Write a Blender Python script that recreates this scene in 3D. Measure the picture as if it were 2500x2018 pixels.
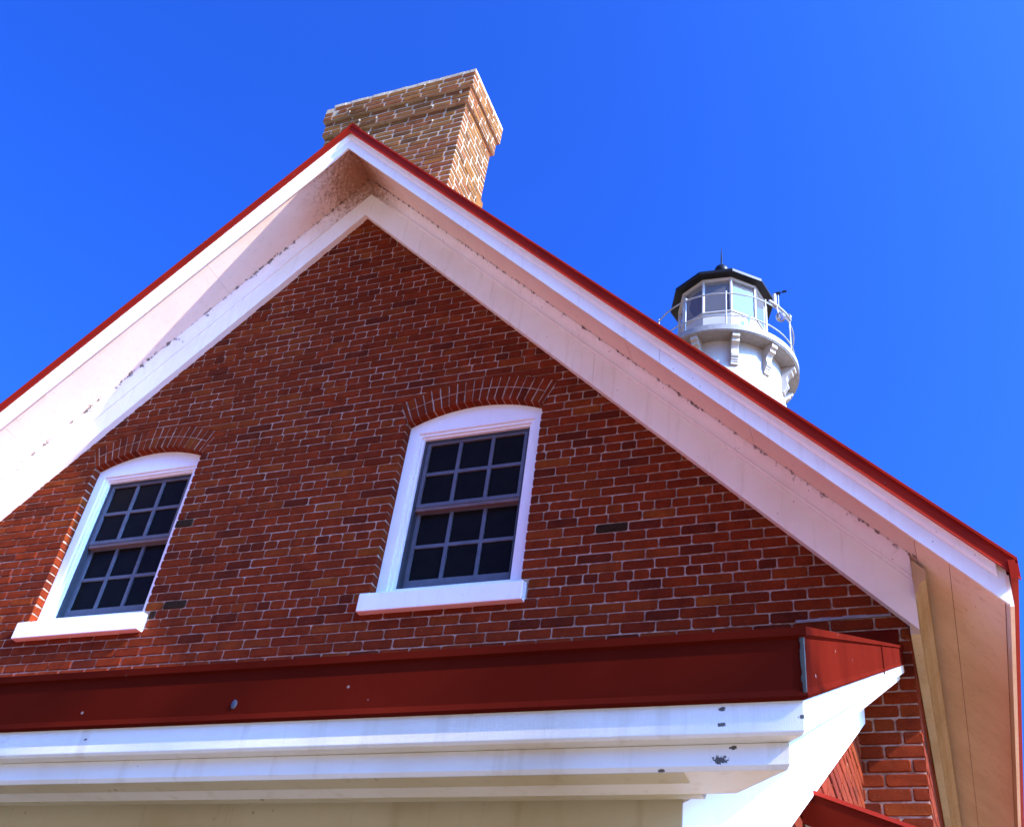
import bpy, bmesh, math, random
from mathutils import Vector, Matrix
R = math.radians
rnd = random.Random(7)
for o in list(bpy.data.objects): bpy.data.objects.remove(o)
scene = bpy.context.scene
col = scene.collection
ZO = 4.96                      # height of the window-sill joint (drawing zero) above the ground

# ------------------------------------------------------------------ camera
EYE = Vector((4.327, -5.409, -3.312 + ZO))
def cam_basis(yaw, pitch, roll):
    cy, sy, cp, sp = math.cos(yaw), math.sin(yaw), math.cos(pitch), math.sin(pitch)
    f = Vector((sy*cp, cy*cp, sp)); r0 = Vector((cy, -sy, 0)); u0 = r0.cross(f)
    cr, sr = math.cos(roll), math.sin(roll)
    return cr*r0 + sr*u0, -sr*r0 + cr*u0, f
right, up, fwd = cam_basis(-0.44582, 0.66141, 0.14480)
cd = bpy.data.cameras.new('camera'); cam = bpy.data.objects.new('camera', cd); col.objects.link(cam)
M = Matrix((right, up, -fwd)).transposed().to_4x4(); M.translation = EYE
cam.matrix_world = M
cd.sensor_width = 36; cd.lens = 2627.6/2500*36; cd.clip_start = 0.05; cd.clip_end = 5000
scene.camera = cam

# ------------------------------------------------------------------ light
SUN = Vector((1.0, -0.195, 0.72)).normalized()      # towards the sun
sun_el = math.asin(SUN.z); sun_az = math.atan2(SUN.x, SUN.y)
world = bpy.data.worlds.new('World'); scene.world = world; world.use_nodes = True
wn = world.node_tree; wn.nodes.clear()
sky = wn.nodes.new('ShaderNodeTexSky'); sky.sky_type = 'NISHITA'; sky.sun_disc = False
sky.sun_elevation = sun_el; sky.sun_rotation = sun_az
sky.altitude = 200; sky.air_density = 1.0; sky.dust_density = 8.0; sky.ozone_density = 6.0
ga = wn.nodes.new('ShaderNodeGamma'); ga.inputs['Gamma'].default_value = 1.38        # the photograph's deep, contrasty blue
ti = wn.nodes.new('ShaderNodeMix'); ti.data_type = 'RGBA'; ti.blend_type = 'MULTIPLY'; ti.inputs[0].default_value = 1.0
ti.inputs[7].default_value = (0.104, 0.296, 0.745, 1)
bg = wn.nodes.new('ShaderNodeBackground'); bg.inputs['Strength'].default_value = 0.15
wo = wn.nodes.new('ShaderNodeOutputWorld')
wn.links.new(sky.outputs[0], ga.inputs[0]); wn.links.new(ga.outputs[0], ti.inputs[6])
wn.links.new(ti.outputs[2], bg.inputs['Color']); wn.links.new(bg.outputs[0], wo.inputs[0])
sd = bpy.data.lights.new('sun', 'SUN'); sd.energy = 3.8; sd.angle = R(0.53); sd.color = (1.0, 0.90, 0.74)
sun = bpy.data.objects.new('sun', sd); col.objects.link(sun)
sun.rotation_euler = SUN.to_track_quat('Z', 'Y').to_euler(); sun.location = (30, -5, 30)
scene.view_settings.view_transform = 'Standard'; scene.view_settings.look = 'None'
scene.view_settings.gamma = 1.0; scene.view_settings.exposure = 1.84
scene.view_settings.use_curve_mapping = False

# ------------------------------------------------------------------ materials
def mat(name):
    m = bpy.data.materials.new(name); m.use_nodes = True
    nt = m.node_tree; b = nt.nodes['Principled BSDF']
    return m, nt, b
def N(nt, t, **kw):
    n = nt.nodes.new(t)
    for k, v in kw.items(): setattr(n, k, v)
    return n
def pos(nt): return N(nt, 'ShaderNodeNewGeometry').outputs['Position']
def noise(nt, scale, detail=4, rough=0.55, vec=None, sc=None):
    n = N(nt, 'ShaderNodeTexNoise'); n.inputs['Scale'].default_value = scale
    n.inputs['Detail'].default_value = detail; n.inputs['Roughness'].default_value = rough
    v = vec or pos(nt)
    if sc:
        mp = N(nt, 'ShaderNodeMapping'); mp.inputs['Scale'].default_value = sc
        nt.links.new(v, mp.inputs['Vector']); v = mp.outputs[0]
    nt.links.new(v, n.inputs['Vector'])
    return n.outputs['Fac']
def ramp(nt, fac, stops):
    r = N(nt, 'ShaderNodeValToRGB'); e = r.color_ramp.elements
    while len(e) < len(stops): e.new(0.5)
    for i, (p, c) in enumerate(stops):
        e[i].position = p; e[i].color = (*c, 1) if len(c) == 3 else c
    nt.links.new(fac, r.inputs[0]); return r.outputs[0]
def mixc(nt, fac, a, b, mode='MIX'):
    m = N(nt, 'ShaderNodeMix', data_type='RGBA', blend_type=mode)
    if hasattr(fac, 'is_linked'): nt.links.new(fac, m.inputs[0])
    else: m.inputs[0].default_value = fac
    for s, i in ((a, 6), (b, 7)):
        if hasattr(s, 'is_linked'): nt.links.new(s, m.inputs[i])
        else: m.inputs[i].default_value = (*s, 1)
    return m.outputs[2]
def math_(nt, op, a, b=0.0, clamp=False):
    m = N(nt, 'ShaderNodeMath', operation=op, use_clamp=clamp)
    for s, i in ((a, 0), (b, 1)):
        if hasattr(s, 'is_linked'): nt.links.new(s, m.inputs[i])
        else: m.inputs[i].default_value = s
    return m.outputs[0]
def bump(nt, b, h, strength=0.3, dist=0.004):
    n = N(nt, 'ShaderNodeBump'); n.inputs['Strength'].default_value = strength; n.inputs['Distance'].default_value = dist
    nt.links.new(h, n.inputs['Height']); nt.links.new(n.outputs[0], b.inputs['Normal'])
W3 = (0, 0, 0); 
def bw(v): return (v, v, v)

def brick_mat(name, c, dirt=0.5):
    m, nt, b = mat(name)
    n1 = noise(nt, 9, 5, 0.6); n2 = noise(nt, 55, 4, 0.65); n3 = noise(nt, 1.1, 3, 0.5)
    d = tuple(x*0.45 for x in c); l = tuple(min(1, x*1.3) for x in c)
    base = mixc(nt, ramp(nt, n1, [(0.25, bw(0.15)), (0.75, bw(0.95))]), d, l)
    base = mixc(nt, ramp(nt, n2, [(0.54, bw(0)), (0.72, bw(dirt))]), base, tuple(x*0.22 for x in c))
    base = mixc(nt, ramp(nt, n3, [(0.42, bw(0)), (0.70, bw(0.40))]), base, (c[0]*0.80, c[1]*0.95, c[2]*0.8))
    n4 = noise(nt, 130, 2, 0.5)
    base = mixc(nt, ramp(nt, n4, [(0.69, bw(0)), (0.74, bw(0.35))]), base, (0.36, 0.25, 0.18))
    nt.links.new(base, b.inputs['Base Color']); b.inputs['Roughness'].default_value = 0.85
    b.inputs['Specular IOR Level'].default_value = 0.08
    bump(nt, b, noise(nt, 140, 5, 0.6), 0.5, 0.0035)
    return m
TONES = [brick_mat('brick_red', (0.1710, 0.0212, 0.0036)), brick_mat('brick_red_brown', (0.1520, 0.0196, 0.0036)),
         brick_mat('brick_deep_red', (0.1368, 0.0165, 0.0032)), brick_mat('brick_rust', (0.1786, 0.0283, 0.0044)),
         brick_mat('brick_orange', (0.1976, 0.0377, 0.0050)), brick_mat('brick_plum', (0.0988, 0.0133, 0.0036)),
         brick_mat('brick_burnt', (0.0319, 0.0146, 0.0058))]
TW = [30, 30, 23, 12, 2, 9, 0.5]
def tone(): return rnd.choices(range(7), TW)[0]
CTONES = [brick_mat('chimney_brick_rust', (0.1991, 0.0743, 0.0147)), brick_mat('chimney_brick_brown', (0.1578, 0.0594, 0.0132)),
          brick_mat('chimney_brick_red', (0.1784, 0.0550, 0.0137)), brick_mat('chimney_brick_dark', (0.1029, 0.0387, 0.0098))]

def mortar_mat(name, a, bcol, stain):
    m, nt, b = mat(name)
    n1 = noise(nt, 3.2, 4, 0.6); n2 = noise(nt, 40, 4, 0.6); n3 = noise(nt, 14, 3, 0.6)
    base = mixc(nt, ramp(nt, n2, [(0.3, bw(0)), (0.7, bw(1))]), a, bcol)
    base = mixc(nt, ramp(nt, n3, [(0.46, bw(0)), (0.60, bw(stain))]), base, (0.15, 0.045, 0.022))
    base = mixc(nt, ramp(nt, n1, [(0.45, bw(0)), (0.7, bw(0.5))]), base, (0.17, 0.11, 0.07))
    nt.links.new(base, b.inputs['Base Color']); b.inputs['Roughness'].default_value = 0.95
    b.inputs['Specular IOR Level'].default_value = 0.1
    bump(nt, b, noise(nt, 220, 4, 0.6), 0.6, 0.004)
    return m
MORTAR = mortar_mat('mortar', (0.33, 0.21, 0.145), (0.43, 0.295, 0.215), 0.6)
CMORTAR = mortar_mat('chimney_mortar', (0.36, 0.29, 0.185), (0.47, 0.39, 0.27), 0.2)

def paint_mat(name, c, grime=0.25, speck=0.6, chips=0.0, grain=None, apex=False, line=False, spots=()):
    m, nt, b = mat(name)
    n1 = noise(nt, 2.3, 5, 0.6); n2 = noise(nt, 38, 3, 0.5)
    base = mixc(nt, ramp(nt, n1, [(0.45, bw(0)), (0.75, bw(grime))]), c, (c[0]*0.78, c[1]*0.70, c[2]*0.58))
    nst = noise(nt, 26, 4, 0.6, sc=(1, 1, 0.07))
    base = mixc(nt, ramp(nt, nst, [(0.55, bw(0)), (0.80, bw(min(0.6, grime)))]), base, (c[0]*0.62, c[1]*0.54, c[2]*0.42))
    # fly specks and dirt flecks
    v = N(nt, 'ShaderNodeTexVoronoi'); v.inputs['Scale'].default_value = 21; nt.links.new(pos(nt), v.inputs['Vector'])
    sp = ramp(nt, v.outputs['Distance'], [(0.06, bw(1)), (0.10, bw(0))])
    gate = ramp(nt, noise(nt, 6.5, 2, 0.5), [(0.48, bw(0)), (0.62, bw(speck))])
    s = mixc(nt, 1.0, sp, gate, 'MULTIPLY')
    base = mixc(nt, s, base, (0.10, 0.06, 0.03))
    if apex:   # mildew blotches that have grown under the ridge end and along the board joint
        p = pos(nt); d = N(nt, 'ShaderNodeVectorMath', operation='DISTANCE'); nt.links.new(p, d.inputs[0])
        d.inputs[1].default_value = (-0.02, -0.2, 4.23 + ZO)
        near = ramp(nt, d.outputs['Value'], [(0.08, bw(0.34)), (0.75, bw(0))])
        n4 = noise(nt, 34, 8, 0.74)
        a = math_(nt, 'ADD', n4, near)
        msk = ramp(nt, a, [(0.66, bw(0)), (0.84, bw(0.85))])
        base = mixc(nt, msk, base, (0.075, 0.036, 0.017))
        wash = ramp(nt, d.outputs['Value'], [(0.0, bw(0.95)), (0.22, bw(0.6)), (0.75, bw(0))])
        wash = mixc(nt, 1.0, wash, ramp(nt, n1, [(0.3, bw(0.4)), (0.6, bw(1))]), 'MULTIPLY')
        base = mixc(nt, wash, base, (0.40, 0.19, 0.09))
    if apex or line:   # cobwebs and dirt caught along the moulding joint
        sx = N(nt, 'ShaderNodeSeparateXYZ'); nt.links.new(pos(nt), sx.inputs[0])
        dy = math_(nt, 'ABSOLUTE', math_(nt, 'ADD', sx.outputs['Y'], 0.122))
        nl = ramp(nt, dy, [(0.002, bw(0.24)), (0.030, bw(0.10)), (0.12, bw(0.0))])
        a = math_(nt, 'ADD', noise(nt, 19, 6, 0.72), nl)
        base = mixc(nt, ramp(nt, a, [(0.74, bw(0)), (0.80, bw(0.85))]), base, (0.075, 0.040, 0.018))
    for (px_, py_, pz_, pr_) in spots:     # places where the paint has come off the wood
        d = N(nt, 'ShaderNodeVectorMath', operation='DISTANCE'); mp = N(nt, 'ShaderNodeMapping'); mp.inputs['Scale'].default_value = (0.55, 0.4, 1)
        nt.links.new(pos(nt), mp.inputs['Vector']); nt.links.new(mp.outputs[0], d.inputs[0]); d.inputs[1].default_value = (px_*0.55, py_*0.4, pz_+ZO)
        a = math_(nt, 'ADD', math_(nt, 'MULTIPLY', d.outputs['Value'], 1.0/pr_), math_(nt, 'MULTIPLY', noise(nt, 190, 5, 0.75), 2.4))
        base = mixc(nt, ramp(nt, a, [(0.0, bw(1)), (1.22/4, bw(1)), (1.28/4, bw(0))]) if False else ramp(nt, math_(nt, 'MULTIPLY', a, 0.25), [(0.455, bw(1)), (0.475, bw(0))]), base, (0.085, 0.075, 0.062))
    if chips:
        n5 = noise(nt, 7.0, 6, 0.7, sc=(1, 1, 2.2))
        ck = ramp(nt, n5, [(0.705-chips*0.1, bw(0)), (0.715-chips*0.1, bw(1))])
        base = mixc(nt, ck, base, (0.16, 0.14, 0.12))
    nt.links.new(base, b.inputs['Base Color']); b.inputs['Roughness'].default_value = 0.5
    b.inputs['Specular IOR Level'].default_value = 0.3
    h = noise(nt, 30, 5, 0.65, sc=grain) if grain else noise(nt, 45, 4, 0.6)
    bump(nt, b, h, 0.35, 0.0025)
    return m
WHITE = paint_mat('white_paint', (0.8400, 0.7880, 0.7050), 0.35, 0.8, grain=(8, 8, 8))
WHITE_OLD = paint_mat('white_paint_weathered', (0.7200, 0.6860, 0.6138), 0.8, 0.0, 0.05, grain=(40, 40, 3),
                      spots=[(4.032, -3.99, -2.752, 0.0085), (4.05, -3.99, -2.735, 0.004), (3.95, -3.99, -2.764, 0.0045), (4.04, -4.013, -2.712, 0.0042), (4.04, -4.013, -2.690, 0.004), (2.95, -4.013, -2.70, 0.0025), (4.148, -4.013, -2.705, 0.005)])
COVEW = paint_mat('cove_paint', (0.82, 0.77, 0.72), 0.35, 0.9, line=True, apex=True)
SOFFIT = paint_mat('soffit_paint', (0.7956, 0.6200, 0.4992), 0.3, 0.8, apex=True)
EAVE = paint_mat('eave_paint', (0.88, 0.70, 0.53), 0.6, 1.0)
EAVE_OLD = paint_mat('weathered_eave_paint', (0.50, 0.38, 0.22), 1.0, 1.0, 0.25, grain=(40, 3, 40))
SILLW = paint_mat('sill_paint', (0.80, 0.78, 0.77), 0.2, 0.4, 0.05)
CASING = paint_mat('casing_paint', (0.80, 0.79, 0.79), 0.15, 0.3)
FRIEZE_SHADED = paint_mat('frieze_paint_shade_tinted', (0.50, 0.44, 0.29), 0.9, 0.8, grain=(30, 30, 2))  # tan base paints in under-eave shade and ground bounce; streaks are grime
TOWERW = paint_mat('tower_paint', (0.3800, 0.3488, 0.3015), 0.35, 0.3)

def metal_mat(name, c, rough=0.38, specks=0.5, spec=0.05):
    m, nt, b = mat(name)
    n1 = noise(nt, 3, 4, 0.6); n2 = noise(nt, 60, 3, 0.6)
    base = mixc(nt, ramp(nt, n1, [(0.3, bw(0)), (0.7, bw(1))]), tuple(x*0.82 for x in c), tuple(x*1.12 for x in c))
    v = N(nt, 'ShaderNodeTexVoronoi'); v.inputs['Scale'].default_value = 26; nt.links.new(pos(nt), v.inputs['Vector'])
    sp = ramp(nt, v.outputs['Distance'], [(0.05, bw(1)), (0.09, bw(0))])
    gate = ramp(nt, noise(nt, 5, 2, 0.5), [(0.5, bw(0)), (0.62, bw(specks))])
    base = mixc(nt, mixc(nt, 1.0, sp, gate, 'MULTIPLY'), base, (0.6, 0.5, 0.45))
    nt.links.new(base, b.inputs['Base Color']); b.inputs['Specular IOR Level'].default_value = spec
    nt.links.new(ramp(nt, n2, [(0.3, bw(rough-0.06)), (0.7, bw(rough+0.1))]), b.inputs['Roughness'])
    bump(nt, b, noise(nt, 5, 3, 0.5), 0.12, 0.01)
    return m
RED = metal_mat('red_metal', (0.2231, 0.0111, 0.0026), 0.45)
RED_SHADED = metal_mat('red_porch_metal_shaded', (0.0733, 0.0060, 0.0029), 0.55, 0.35, 0.0)  # same red metal as the main roof edge, shade of the front mixed into its colour
REDROOF = metal_mat('red_roof_metal', (0.30, 0.022, 0.012), 0.42, 0.3)
def plain(name, c, rough=0.5, metallic=0.0, spec=0.5):
    m, nt, b = mat(name)
    base = mixc(nt, ramp(nt, noise(nt, 12, 4, 0.6), [(0.3, bw(0)), (0.7, bw(1))]), tuple(x*0.8 for x in c), tuple(min(1, x*1.15) for x in c))
    nt.links.new(base, b.inputs['Base Color']); b.inputs['Roughness'].default_value = rough
    b.inputs['Metallic'].default_value = metallic; b.inputs['Specular IOR Level'].default_value = spec
    return m
SASH = plain('sash_paint', (0.0892, 0.0892, 0.1062), 0.5)
RAIL_BROWN = plain('meeting_rail_paint', (0.13, 0.085, 0.075), 0.55)
PANE = plain('dark_pane', (0.008, 0.007, 0.006), 0.22, 0, 0.05)
SCREEN = plain('screen_track', (0.03, 0.03, 0.035), 0.6)
BLACK = plain('black_paint', (0.008, 0.007, 0.006), 0.42, 0, 0.2)
CAULK = plain('old_caulk', (0.045, 0.038, 0.026), 0.9)
FLASH = plain('flashing_paint', (0.085, 0.008, 0.004), 0.8, 0, 0.0)
GREYMETAL = plain('grey_metal', (0.30, 0.29, 0.27), 0.45, 0.1)
INNER = plain('lantern_ceiling', (0.27, 0.24, 0.19), 0.8)
DARK = plain('dark_interior', (0.02, 0.018, 0.016), 0.9)
DECKW = plain('gallery_deck_paint', (0.22, 0.205, 0.185), 0.6)
def glass_mat():
    m = bpy.data.materials.new('lantern_glass'); m.use_nodes = True; nt = m.node_tree; nt.nodes.clear()
    tr = N(nt, 'ShaderNodeBsdfTransparent'); tr.inputs[0].default_value = (0.86, 0.88, 0.90, 1)
    gl = N(nt, 'ShaderNodeBsdfGlossy'); gl.inputs['Roughness'].default_value = 0.05
    di = N(nt, 'ShaderNodeBsdfDiffuse'); di.inputs[0].default_value = (0.62, 0.58, 0.58, 1)
    fr = N(nt, 'ShaderNodeFresnel'); fr.inputs[0].default_value = 1.5
    m1 = N(nt, 'ShaderNodeMixShader'); m2 = N(nt, 'ShaderNodeMixShader'); out = N(nt, 'ShaderNodeOutputMaterial')
    nt.links.new(fr.outputs[0], m1.inputs[0]); nt.links.new(tr.outputs[0], m1.inputs[1]); nt.links.new(gl.outputs[0], m1.inputs[2])
    m2.inputs[0].default_value = 0.13
    nt.links.new(m1.outputs[0], m2.inputs[1]); nt.links.new(di.outputs[0], m2.inputs[2]); nt.links.new(m2.outputs[0], out.inputs[0])
    return m
GLASS = glass_mat()

# ------------------------------------------------------------------ helpers (z is measured from the sill joint; ZO is added when linking)
class MB:
    def __init__(s): s.v = []; s.f = []; s.mi = []
    def add(s, vs, fs, mi=0):
        n = len(s.v); s.v += [tuple(v) for v in vs]; s.f += [tuple(i+n for i in f) for f in fs]; s.mi += [mi]*len(fs)
    def box(s, x0, x1, y0, y1, z0, z1, mi=0):
        s.add([(x0,y0,z0),(x1,y0,z0),(x1,y1,z0),(x0,y1,z0),(x0,y0,z1),(x1,y0,z1),(x1,y1,z1),(x0,y1,z1)],
              [(0,3,2,1),(4,5,6,7),(0,1,5,4),(1,2,6,5),(2,3,7,6),(3,0,4,7)], mi)
    def prism(s, poly, a, b, mi=0):
        """poly: list of 3D points at one end, offset by vector b-a"""
        d = Vector(b)-Vector(a); n = len(poly); P = [Vector(p) for p in poly]; Q = [p+d for p in P]
        s.add(P+Q, [tuple(range(n))[::-1], tuple(range(n, 2*n))] + [(i, (i+1)%n, n+(i+1)%n, n+i) for i in range(n)], mi)
    def loft(s, rings, closed=True, caps=True, mi=0):
        n = len(rings[0]); vs = [p for r in rings for p in r]; fs = []
        for k in range(len(rings)-1):
            for i in range(n if closed else n-1):
                j = (i+1) % n; fs.append((k*n+i, k*n+j, (k+1)*n+j, (k+1)*n+i))
        if caps and closed: fs += [tuple(range(n))[::-1], tuple(range((len(rings)-1)*n, len(rings)*n))]
        s.add(vs, fs, mi)
    def tube(s, pts, r, seg=8, mi=0):
        P = [Vector(p) for p in pts]; rings = []
        for i, p in enumerate(P):
            t = (P[min(i+1, len(P)-1)]-P[max(i-1, 0)]).normalized()
            a = t.orthogonal().normalized() if abs(t.z) > 0.9 else t.cross(Vector((0,0,1))).normalized(); b = t.cross(a)
            rr = r[i] if isinstance(r, (list, tuple)) else r
            rings.append([p+a*rr*math.cos(2*math.pi*k/seg)+b*rr*math.sin(2*math.pi*k/seg) for k in range(seg)])
        s.loft(rings, mi=mi)
    def lathe(s, prof, cx, cy, seg=48, mi=0, a0=0):
        rings = [[(cx+r*math.cos(a0+2*math.pi*k/seg), cy+r*math.sin(a0+2*math.pi*k/seg), z) for k in range(seg)] for r, z in prof]
        s.loft(rings, caps=True, mi=mi)
    def mesh(s, name, mats):
        me = bpy.data.meshes.new(name); me.from_pydata(s.v, [], s.f)
        bm = bmesh.new(); bm.from_mesh(me); bmesh.ops.recalc_face_normals(bm, faces=bm.faces); bm.to_mesh(me); bm.free()
        for m in (mats if isinstance(mats, (list, tuple)) else [mats]): me.materials.append(m)
        if any(s.mi): me.polygons.foreach_set('material_index', s.mi)
        return me
    def build(s, name, mats, parent=None, bevel=0.0, smooth=False, center=True):
        c = Vector((0,0,0))
        if center and s.v:
            xs, ys, zs = zip(*s.v); c = Vector(((min(xs)+max(xs))/2, (min(ys)+max(ys))/2, min(zs)))
            s.v = [(x-c.x, y-c.y, z-c.z) for x, y, z in s.v]
        me = s.mesh(name, mats); o = bpy.data.objects.new(name, me); col.objects.link(o)
        o.location = c + Vector((0,0,ZO)); attach(o, parent)
        if bevel:
            b = o.modifiers.new('bevel', 'BEVEL'); b.width = bevel; b.segments = 2; b.limit_method = 'ANGLE'; b.angle_limit = R(40)
        if smooth:
            me.polygons.foreach_set('use_smooth', [True]*len(me.polygons))
            me.set_sharp_from_angle(angle=R(38))
        return o
def attach(o, parent):
    """children keep world coordinates in their own location"""
    if parent is not None:
        o.parent = parent; o.matrix_parent_inverse = Matrix.Translation(-parent.location)
def tag(o, label, cat, group=None):
    o['label'] = label; o['category'] = cat
    if group: o['group'] = group
    return o
def thing(name, label, cat, loc):
    o = bpy.data.objects.new(name, None); col.objects.link(o); o.location = loc; o.empty_display_size = 0.3
    return tag(o, label, cat)

# ------------------------------------------------------------------ ground
g = MB(); S = 1500
g.add([(-S,-S,-ZO),(S,-S,-ZO),(S,S,-ZO),(-S,S,-ZO)], [(0,1,2,3)])
gm, nt, b = mat('dry_ground')
gn = noise(nt, 0.35, 5, 0.6); gn2 = noise(nt, 9, 5, 0.65)
gc = mixc(nt, ramp(nt, gn, [(0.35, bw(0)), (0.65, bw(1))]), (0.37, 0.235, 0.12), (0.29, 0.185, 0.09))
gc = mixc(nt, ramp(nt, gn2, [(0.4, bw(0)), (0.7, bw(0.4))]), gc, (0.13, 0.10, 0.05))
nt.links.new(gc, b.inputs['Base Color']); b.inputs['Roughness'].default_value = 0.95
bump(nt, b, gn2, 0.5, 0.03)
ground = g.build('ground', gm); ground['kind'] = 'structure'

# ------------------------------------------------------------------ bricks
CH = 0.07; SL = 0.211; J = 0.0095
def brick_geo(x0b, x0t, x1b, x1t, h, dep, r, proud=0.0):
    """one brick, front towards -y, rounded arrises; corners may be cut askew"""
    def ring(ins, y, cut):
        cs = [(x0b+ins, ins), (x1b-ins, ins), (x1t-ins, h-ins), (x0t+ins, h-ins)]
        cx = sum(c[0] for c in cs)/4; out = []
        for i, (cx_, cz_) in enumerate(cs):
            k = cut[i]
            sx = 1 if i in (0, 3) else -1; sz = 1 if i in (0, 1) else -1
            a = (cx_, y, cz_+sz*k); b_ = (cx_+sx*k*1.3, y, cz_)
            out += [a, b_] if i in (0, 2) else [b_, a]
        return out
    cut = [r.uniform(0.003, 0.011) for _ in range(4)]
    e = r.uniform(0.0025, 0.0045)
    A = ring(e, -proud, cut); B = ring(0.0, 0.0045-proud, [c*0.9 for c in cut]); C = ring(0.0, dep, [0.001]*4)
    A = [(x+r.uniform(-.0012, .0012), y+r.uniform(-.0008, .0012), z+r.uniform(-.0012, .0012)) for x, y, z in A]
    n = 8; V = A+B+C; F = [tuple(range(8))]
    for k in (0, 1):
        for i in range(n): F.append((k*n+i, k*n+(i+1)%n, (k+1)*n+(i+1)%n, (k+1)*n+i))
    return V, F
BR = random.Random(21)
STOCK = {}
def stock(kind, mats, t):
    """a few shared meshes for each kind of brick and tone"""
    w = {'stretcher': SL-J, 'header': SL/2-J}[kind]
    key = (kind, mats[t].name)
    if key not in STOCK:
        L = []
        for k in range(7):
            mb = MB(); V, F = brick_geo(-w/2, -w/2, w/2, w/2, CH-J, 0.092, BR); mb.add(V, F)
            L.append(mb.mesh('brick', mats[t]))
        STOCK[key] = L
    return BR.choice(STOCK[key])
def tf_front(p, ox, oy): return (ox+p[0], oy+p[1], p[2])
class BrickWork:
    """lays bricks on one flat face; facing 'front' (-y) or 'right' (+x)"""
    def __init__(s, plane, facing, mats, tonefn): s.pl = plane; s.fc = facing; s.mats = mats; s.t = tonefn; s.items = []
    def lay(s, u0b, u0t, u1b, u1t, z, h=CH-J, proud=None):
        t = s.t(); pr = BR.uniform(-0.0025, 0.003) if proud is None else proud
        s.items.append(dict(u=(u0b, u0t, u1b, u1t), z=z, h=h, t=t, pr=pr))
    def world(s, u, d, z): # d: depth into the wall
        return {'front': (u, s.pl+d, z), 'right': (s.pl-d, u, z), 'left': (s.pl+d, -u, z), 'back': (-u, s.pl-d, z)}[s.fc]
    def center(s, it):
        u = sum(it['u'])/4; return Vector(s.world(u, 0, it['z']+it['h']/2))
    def objects(s, items, parent):
        for it in items:
            a, b_, c, d = it['u']; w = c-a; reg = abs(a-b_) < 1e-4 and abs(c-d) < 1e-4
            kind = 'stretcher' if abs(w-(SL-J)) < 0.028 else 'header' if abs(w-(SL/2-J)) < 0.016 else None
            if reg and kind and abs(it['h']-(CH-J)) < 1e-4:
                me = stock(kind, s.mats, it['t']); w0 = SL-J if kind == 'stretcher' else SL/2-J; u = (a+c)/2
                o = bpy.data.objects.new('brick', me); o.scale = (w/w0, 1, 1)
            else:
                u = (a+c)/2; mb = MB(); V, F = brick_geo(a-u, b_-u, c-u, d-u, it['h'], 0.092, BR); mb.add(V, F)
                o = bpy.data.objects.new('brick', mb.mesh('brick', s.mats[it['t']]))
            col.objects.link(o); p = s.world(u, -it['pr'], it['z'])
            o.location = (p[0], p[1], p[2]+ZO); o.rotation_euler = (BR.uniform(-.006, .006), BR.uniform(-.006, .006), {'front': 0, 'right': math.pi/2, 'back': math.pi, 'left': -math.pi/2}[s.fc])
            attach(o, parent)
    def merged(s, items, parent, name='brickwork'):
        if not items: return
        mb = MB()
        for it in items:
            V, F = brick_geo(*it['u'], it['h'], 0.092, BR, it['pr'])
            mb.add([s.world(x, y, z+it['z']) for x, y, z in V], F, it['t'])
        o = mb.build(name, s.mats, parent); o['kind'] = 'stuff'; return o
def course_cells(k, u0, u1, phase=0.0):
    """bond: six stretcher courses, then a header course"""
    head = (k % 7 == 6); pitch = SL/2 if head else SL
    off = (SL/4 if head else (0 if k % 2 else SL/2)) + ((k*0.618) % 1.0-0.5)*0.05 + phase
    cells = []; n = math.floor((u0-off)/pitch); u = off+n*pitch
    while u < u1:
        cells.append((u, u+pitch)); u += pitch
    jit = [BR.uniform(-0.009, 0.009)*(0.6 if head else 1) for _ in range(len(cells)+1)]
    return [(a+jit[i], b_+jit[i+1]) for i, (a, b_) in enumerate(cells)]
def lay_course(bw_, k, u0, u1, cuts=(), z0=0.0):
    """cuts: openings as (left_b,left_t,right_b,right_t)"""
    z = z0+k*CH+J/2; zj = BR.uniform(-.001, .001)
    joints = sorted({u0-J/2, u1+J/2} | {b_ for a, b_ in course_cells(k, u0, u1) if u0+0.045 < b_ < u1-0.045})
    free = [(u0-J/2, u0-J/2, u1+J/2, u1+J/2)]         # stretches of wall between the openings
    for lb, lt, rb, rt in sorted(cuts):
        p, q, r_, t_ = free.pop(); free += [(p, q, lb+J/2, lt+J/2), (rb-J/2, rt-J/2, r_, t_)]
    for p, q, r_, t_ in free:
        if max(r_, t_)-min(p, q) < 0.04: continue
        lo, hi = max(p, q), min(r_, t_)
        js = [j for j in joints if lo+0.052 < j < hi-0.052]
        E_ = [(p, q)]+[(j, j) for j in js]+[(r_, t_)]
        for (a, b_), (c, d) in zip(E_[:-1], E_[1:]):
            if min(c-a, d-b_) > 0.02: bw_.lay(a+J/2, b_+J/2, c-J/2, d-J/2, z+zj)

# ------------------------------------------------------------------ keeper's house
MS = 1.05; HW = 4.20; XC = 1.436; WH = 0.5285
DEPTH = 9.0
house = thing('keepers_house', 'red brick lighthouse keeper\'s house with white trimmed gable and red metal roof', 'house', (0, DEPTH/2, 0))
RI = 1.224; ZC = 1.53-RI; RING = 0.21; RE = RI+RING; AH = math.asin(WH/RI)
E_IN = (WH, ZC+RI*math.cos(AH)); E_OUT = (RE*math.sin(AH), ZC+RE*math.cos(AH))
def open_half(z):
    """half width of the masonry opening incl. arch ring at height z; None when outside"""
    if z < -0.175: return None
    if z < -0.03: return 0.578
    if z <= E_IN[1]: return WH
    if z <= E_OUT[1]: return WH+(z-E_IN[1])/(E_OUT[1]-E_IN[1])*(E_OUT[0]-WH)
    d = RE*RE-(z-ZC)**2
    return math.sqrt(d) if d > 0 else None
WALLZ0 = -3.0
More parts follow.
